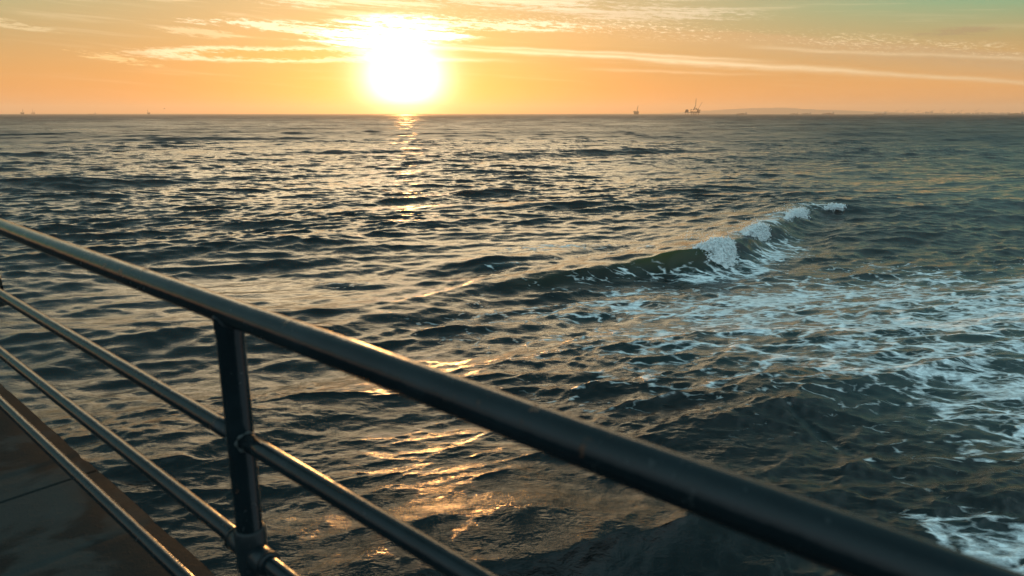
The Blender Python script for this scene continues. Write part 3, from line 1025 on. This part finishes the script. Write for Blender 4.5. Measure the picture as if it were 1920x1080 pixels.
def oil_platform(az, dist, scale, label, satellite=True, mirror=1):
    root = empty('oil_platform', polar(az, dist), -RAD(az))
    root.scale = (scale * mirror, scale, scale)
    tag(root, label, 'oil platform', 'oil platforms on the horizon')
    for x in (-15, -5, 4, 16):
        for y in (-9, 9):
            bm = bmesh.new()
            bm_tube(bm, (x * 1.06, y * 1.08, -3), (x, y, 11), 0.95, seg=8)
            link_bm('leg', bm, M_STEEL, root)
    bm = bmesh.new()
    for y in (-9, 9):
        for x0, x1 in ((-15, -5), (-5, 4), (4, 16)):
            bm_tube(bm, (x0, y, 1.5), (x1, y, 9.5), 0.35, seg=5)
            bm_tube(bm, (x1, y, 1.5), (x0, y, 9.5), 0.35, seg=5)
    tag(link_bm('jacket_brace', bm, M_STEEL, root), kind='stuff')
    boxes('lower_deck', root, M_MODULE, [((-21, -12, 10.5), (22, 12, 12.2)), ((-20, -11, 12.2), (-9, 11, 16.6)), ((-8, -8, 12.2), (8, 11, 15.2)), ((9, -11, 12.2), (20, 11, 16.4))])
    for x in (-19, -8, 0, 8, 20):
        for y in (-10, 10):
            bm = bmesh.new()
            bm_tube(bm, (x, y, 12), (x, y, 22), 0.6, seg=6)
            link_bm('deck_column', bm, M_STEEL, root)
    boxes('upper_deck', root, M_MODULE, [((-21, -12, 21.2), (-11, 12, 22.4)), ((-11, -12, 22.6), (10, 12, 24)), ((10, -12, 21.4), (23, 12, 23)), ((17.5, -10, 18), (22, 10, 21.4))])
    boxes('equipment_module', root, M_MODULE, [((-19, -7, 22.4), (-15, 7, 25.4)), ((-8.5, -8, 24), (-3, 6, 27.3)), ((3.5, -6, 24), (8, 7, 26)), ((9.5, -9, 23), (14.5, 9, 26.4)), ((8.5, -7, 12.2), (15.5, 7, 21.4))])
    boxes('drill_floor', root, M_MODULE, [((-5.5, -5, 28.2), (8.5, 5, 30.4)), ((-4.6, -4, 27.2), (-2, 4, 28.2)), ((4, -4, 26), (6.5, 4, 28.2))])
    bm = bmesh.new()
    lattice(bm, (-3.5, 0, 30.4), (0.8, 0, 40), 1.9, 1.3, 4, 0.42)
    lattice(bm, (0.8, 0, 40), (1.5, 0, 72), 1.3, 0.5, 9, 0.36)
    link_bm('derrick', bm, M_STEEL, root)
    bm = bmesh.new()
    bm_tube(bm, (13.5, 0, 26), (13.5, 0, 29), 1.1, seg=8)
    lattice(bm, (14, 0, 28.5), (28.5, 0, 56), 0.7, 0.35, 9, 0.22)
    link_bm('crane_boom', bm, M_STEEL, root)
    if satellite:
        boxes('bridge', root, M_STEEL, [((-28, -1.2, 10.8), (-21, 1.2, 12.6))])
        boxes('satellite_deck', root, M_MODULE, [((-45, -8, 11), (-27.5, 8, 13)), ((-41.5, -7, 13), (-28.5, 7, 22.6)), ((-40, -5, 22.6), (-31, 5, 24.6)), ((-43.5, -6, 13), (-41.5, 6, 17))])
        for x in (-41, -30):
            for y in (-6, 6):
                bm = bmesh.new()
                bm_tube(bm, (x, y, -3), (x, y, 11), 0.6, seg=7)
                link_bm('leg', bm, M_STEEL, root)
    return root

def small_platform(az, dist, scale, label, mirror=1):
    root = empty('oil_platform', polar(az, dist), -RAD(az))
    root.scale = (scale * mirror, scale, scale)
    tag(root, label, 'oil platform', 'oil platforms on the horizon')
    for x in (-10, -3, 4, 10):
        for y in (-8, 8):
            bm = bmesh.new()
            bm_tube(bm, (x, y, -3), (x, y, 9), 1.3, seg=7)
            link_bm('leg', bm, M_STEEL, root)
    boxes('lower_deck', root, M_MODULE, [((-12, -10, 6), (12, 10, 12)), ((-11, -9, 1), (11, -8.4, 6))])
    boxes('upper_deck', root, M_MODULE, [((-14.5, -10, 12), (13, 10, 15.6)), ((-9, -8, 15.6), (-4, 8, 18.5)), ((3, -8, 15.6), (7, 6, 20))])
    bm = bmesh.new()
    lattice(bm, (3, 0, 20), (8, 0, 42), 1.4, 0.7, 7, 0.5)
    link_bm('derrick', bm, M_STEEL, root)
    return root

oil_platform(14.06, 5000, 1.50, 'large brown oil platform with tall derrick and a smaller deck beside it on the horizon')
small_platform(9.65, 7200, 2.0, 'smaller oil platform with leaning derrick left of the big platform')
small_platform(-33.83, 9500, 1.35, 'faint oil platform at the far left end of the horizon, mast upright')
oil_platform(-33.25, 9800, 0.85, 'faint low wide oil platform just right of the leftmost one', satellite=False)
small_platform(-26.45, 9800, 1.3, 'faint squat oil platform on the left horizon below the flying bird', mirror=-1)

def cargo_ship(az, dist, length, yaw, label, loaded=True):
    root = empty('cargo_ship', polar(az, dist), -RAD(az) + RAD(yaw))
    tag(root, label, 'ship', 'ships at anchor on the right horizon')
    L = length
    bm = bmesh.new()
    sec = [(-0.5, 0.40), (-0.46, 0.5), (0.30, 0.5), (0.42, 0.34), (0.5, 0.03)]
    B = L * 0.15
    hd = L * 0.07
    rings = []
    for t, w in sec:
        x = t * L
        sheer = hd * (1 + 0.25 * max(0, t) ** 2)
        rings.append([bm.verts.new((x, -w * B * 0.8, -2)), bm.verts.new((x, -w * B, sheer)), bm.verts.new((x, w * B, sheer)), bm.verts.new((x, w * B * 0.8, -2))])
    for i in range(len(sec) - 1):
        for j in range(4):
            bm.faces.new((rings[i][j], rings[i][(j + 1) % 4], rings[i + 1][(j + 1) % 4], rings[i + 1][j]))
    bm.faces.new(rings[0][::-1]); bm.faces.new(rings[-1])
    bmesh.ops.recalc_face_normals(bm, faces=bm.faces)
    link_bm('hull', bm, M_HULL, root)
    boxes('bridge_house', root, M_HOUSE, [((-0.44 * L, -0.36 * B, hd), (-0.33 * L, 0.36 * B, hd + 0.13 * L)), ((-0.42 * L, -0.48 * B, hd + 0.13 * L), (-0.35 * L, 0.48 * B, hd + 0.155 * L))])
    bm = bmesh.new()
    bm_tube(bm, (-0.385 * L, 0, hd + 0.15 * L), (-0.385 * L, 0, hd + 0.22 * L), L * 0.006, seg=6)
    bm_tube(bm, (0.40 * L, 0, hd), (0.40 * L, 0, hd + 0.09 * L), L * 0.005, seg=6)
    link_bm('mast', bm, M_STEEL, root)
    boxes('funnel', root, M_HULL, [((-0.475 * L, -0.1 * B, hd), (-0.445 * L, 0.1 * B, hd + 0.12 * L))])
    if loaded:
        lst = []
        for q in range(5):
            x = -0.29 * L + q * 0.125 * L
            lst.append(((x, -0.42 * B, hd), (x + 0.11 * L, 0.42 * B, hd + L * (0.03 + 0.012 * ((q * 3) % 4)))))
        boxes('container_stack', root, M_MODULE, lst)
    return root
cargo_ship(17.45, 9000, 120, 180, 'pale ship with long low hull and tall stern house, right of the big platform')
cargo_ship(21.1, 10500, 110, 200, 'small ship below the hill peak, leftmost of a row of four')
cargo_ship(21.95, 11000, 125, 182, 'low ship second from the left below the hill', True)
cargo_ship(23.4, 10500, 150, 184, 'longer ship standing right of the hill peak')
cargo_ship(26.75, 10000, 130, 178, 'dark ship low on the right horizon', False)
cargo_ship(34.6, 9000, 130, 180, 'ship cut by the right edge of the view on the horizon')
cargo_ship(-29.9, 10500, 90, 175, 'tiny ship between the platforms on the left horizon', False)

# far harbour shore: low land with sheds and gantry cranes
shore = empty('harbour', polar(30.4, 19500), -RAD(30.4))
shore.scale = (1.45, 1.45, 1.2)
tag(shore, 'faint low harbour shore with sheds and cranes on the right horizon', 'harbour')
lst = []
for q in range(46):
    x = -900 + q * 40 + random.uniform(-10, 10)
    h_ = random.uniform(12, 34) * (1.5 if 14 < q < 22 else 1)
    lst.append(((x, random.uniform(-30, 0), -2), (x + random.uniform(25, 70), 60, h_)))
boxes('shed_row', shore, M_HULL, lst)
for q in range(9):
    x = -760 + q * 150 + random.uniform(-40, 40)
    bm = bmesh.new()
    for sx in (-9, 9):
        bm_tube(bm, (x + sx, -60, -2), (x + sx, -60, 52), 2.2, seg=5)
    bm_tube(bm, (x - 30, -60, 48), (x + 48, -60, 60 + 18 * (q % 3)), 2.6, seg=5)
    bm_tube(bm, (x + 9, -60, 52), (x + 9, -60, 74), 1.8, seg=5)
    link_bm('gantry_crane', bm, M_STEEL, shore)

# hill behind the harbour
hx = np.linspace(-3400, 6000, 140)
hy = np.linspace(-900, 900, 24)
HX, HY = np.meshgrid(hx, hy, indexing='ij')
ridge = 205 * np.exp(-(np.abs(HX / 2100)) ** 1.6) + 70 * np.exp(-((HX - 2700) / 2100) ** 2) + 35 * np.exp(-((HX + 1850) / 850) ** 2)
Z = (ridge * (1 + 0.35 * fbm(HX / 500, HY / 500, 4, 3))) * np.exp(-(HY / 520) ** 2) - 4
hill_me = grid_mesh('hill', np.stack([HX, HY, Z], -1))
hill = link_mesh('hill', hill_me, M_HILL)
hill.location = polar(19.0, 26500)
hill.rotation_euler = (0, 0, -RAD(19.0))
tag(hill, 'faint broad hill fading into the orange haze on the right', kind='structure')

# weed-grown stump of an old pile breaking the surface at the left edge
bm = bmesh.new()
bmesh.ops.create_uvsphere(bm, u_segments=40, v_segments=28, radius=1)
for v in bm.verts:
    p = v.co.copy()
    n_ = float(fbm(np.array([p.x * 2.5 + 4]), np.array([p.y * 2.5 + p.z * 3]), 3, 7)[0])
    v.co = Vector((p.x * 0.42, p.y * 0.42, p.z * 0.85)) * (1 + 0.45 * n_)
o = link_bm('pile_stump', bm, M_PILE, None, True)
o.location = (-31.0, 41.2, 0.25)
tag(o, 'dark rounded stump sticking out of the water at the left edge under the top rail', 'pile stump')

# gull far out over the left horizon
root = empty('flying_gull', polar(-25.42, 420, EYE + 420 * math.tan(RAD(0.34))), RAD(40))
tag(root, 'tiny dark gull flying just above the left horizon', 'bird')
bm = bmesh.new()
bmesh.ops.create_uvsphere(bm, u_segments=14, v_segments=8, radius=1)
for v in bm.verts:
    t = v.co.x
    v.co = Vector((t * 0.30, v.co.y * 0.075 * (1 - 0.35 * abs(t)), v.co.z * 0.08 * (1 - 0.35 * abs(t))))
link_bm('body', bm, M_BIRD, root, True)
for s_ in (-1, 1):
    bm = bmesh.new()
    pr_ = [(0.05, 0.10, 0.02, 0.17), (0.32, 0.12, 0.20, 0.15), (0.68, 0.0, 0.16, 0.04)]
    up_, lo_ = [], []
    for yy, xc, zz, ch in pr_:
        up_.append((bm.verts.new((xc + ch / 2, s_ * yy, zz + 0.012)), bm.verts.new((xc - ch / 2, s_ * yy, zz + 0.008))))
        lo_.append((bm.verts.new((xc + ch / 2, s_ * yy, zz - 0.008)), bm.verts.new((xc - ch / 2, s_ * yy, zz))))
    for i in range(2):
        bm.faces.new((up_[i][0], up_[i][1], up_[i + 1][1], up_[i + 1][0]))
        bm.faces.new((lo_[i][0], lo_[i + 1][0], lo_[i + 1][1], lo_[i][1]))
        bm.faces.new((up_[i][0], up_[i + 1][0], lo_[i + 1][0], lo_[i][0]))
        bm.faces.new((up_[i][1], lo_[i][1], lo_[i + 1][1], up_[i + 1][1]))
    bmesh.ops.recalc_face_normals(bm, faces=bm.faces)
    link_bm('wing', bm, M_BIRD, root, True)

# ------------------------------------------------------------------ sea air
bm = bmesh.new()
bm_box(bm, (-28000, -600, -4.5), (28000, 28800, H_FOG_TOP))
haze_m = bpy.data.materials.new('sea_haze')
haze_m.use_nodes = True
ht = haze_m.node_tree
ht.nodes.clear()
pv = ht.nodes.new('ShaderNodeVolumePrincipled')
pv.inputs['Color'].default_value = (0.97, 0.83, 0.67, 1)
pv.inputs['Density'].default_value = 0.54e-4
pv.inputs['Anisotropy'].default_value = 0.36
ho = ht.nodes.new('ShaderNodeOutputMaterial')
pv2 = ht.nodes.new('ShaderNodeVolumePrincipled')   # fine salt aerosol, scatters strongly forward
pv2.inputs['Color'].default_value = (0.97, 0.83, 0.67, 1)
pv2.inputs['Density'].default_value = 0.030e-4
pv2.inputs['Anisotropy'].default_value = 0.86
hadd = ht.nodes.new('ShaderNodeAddShader')
ht.links.new(pv.outputs[0], hadd.inputs[0])
ht.links.new(pv2.outputs[0], hadd.inputs[1])
ht.links.new(hadd.outputs[0], ho.inputs['Volume'])
haze = link_bm('haze', bm, haze_m)
tag(haze, 'thin orange evening haze over the sea', kind='stuff')
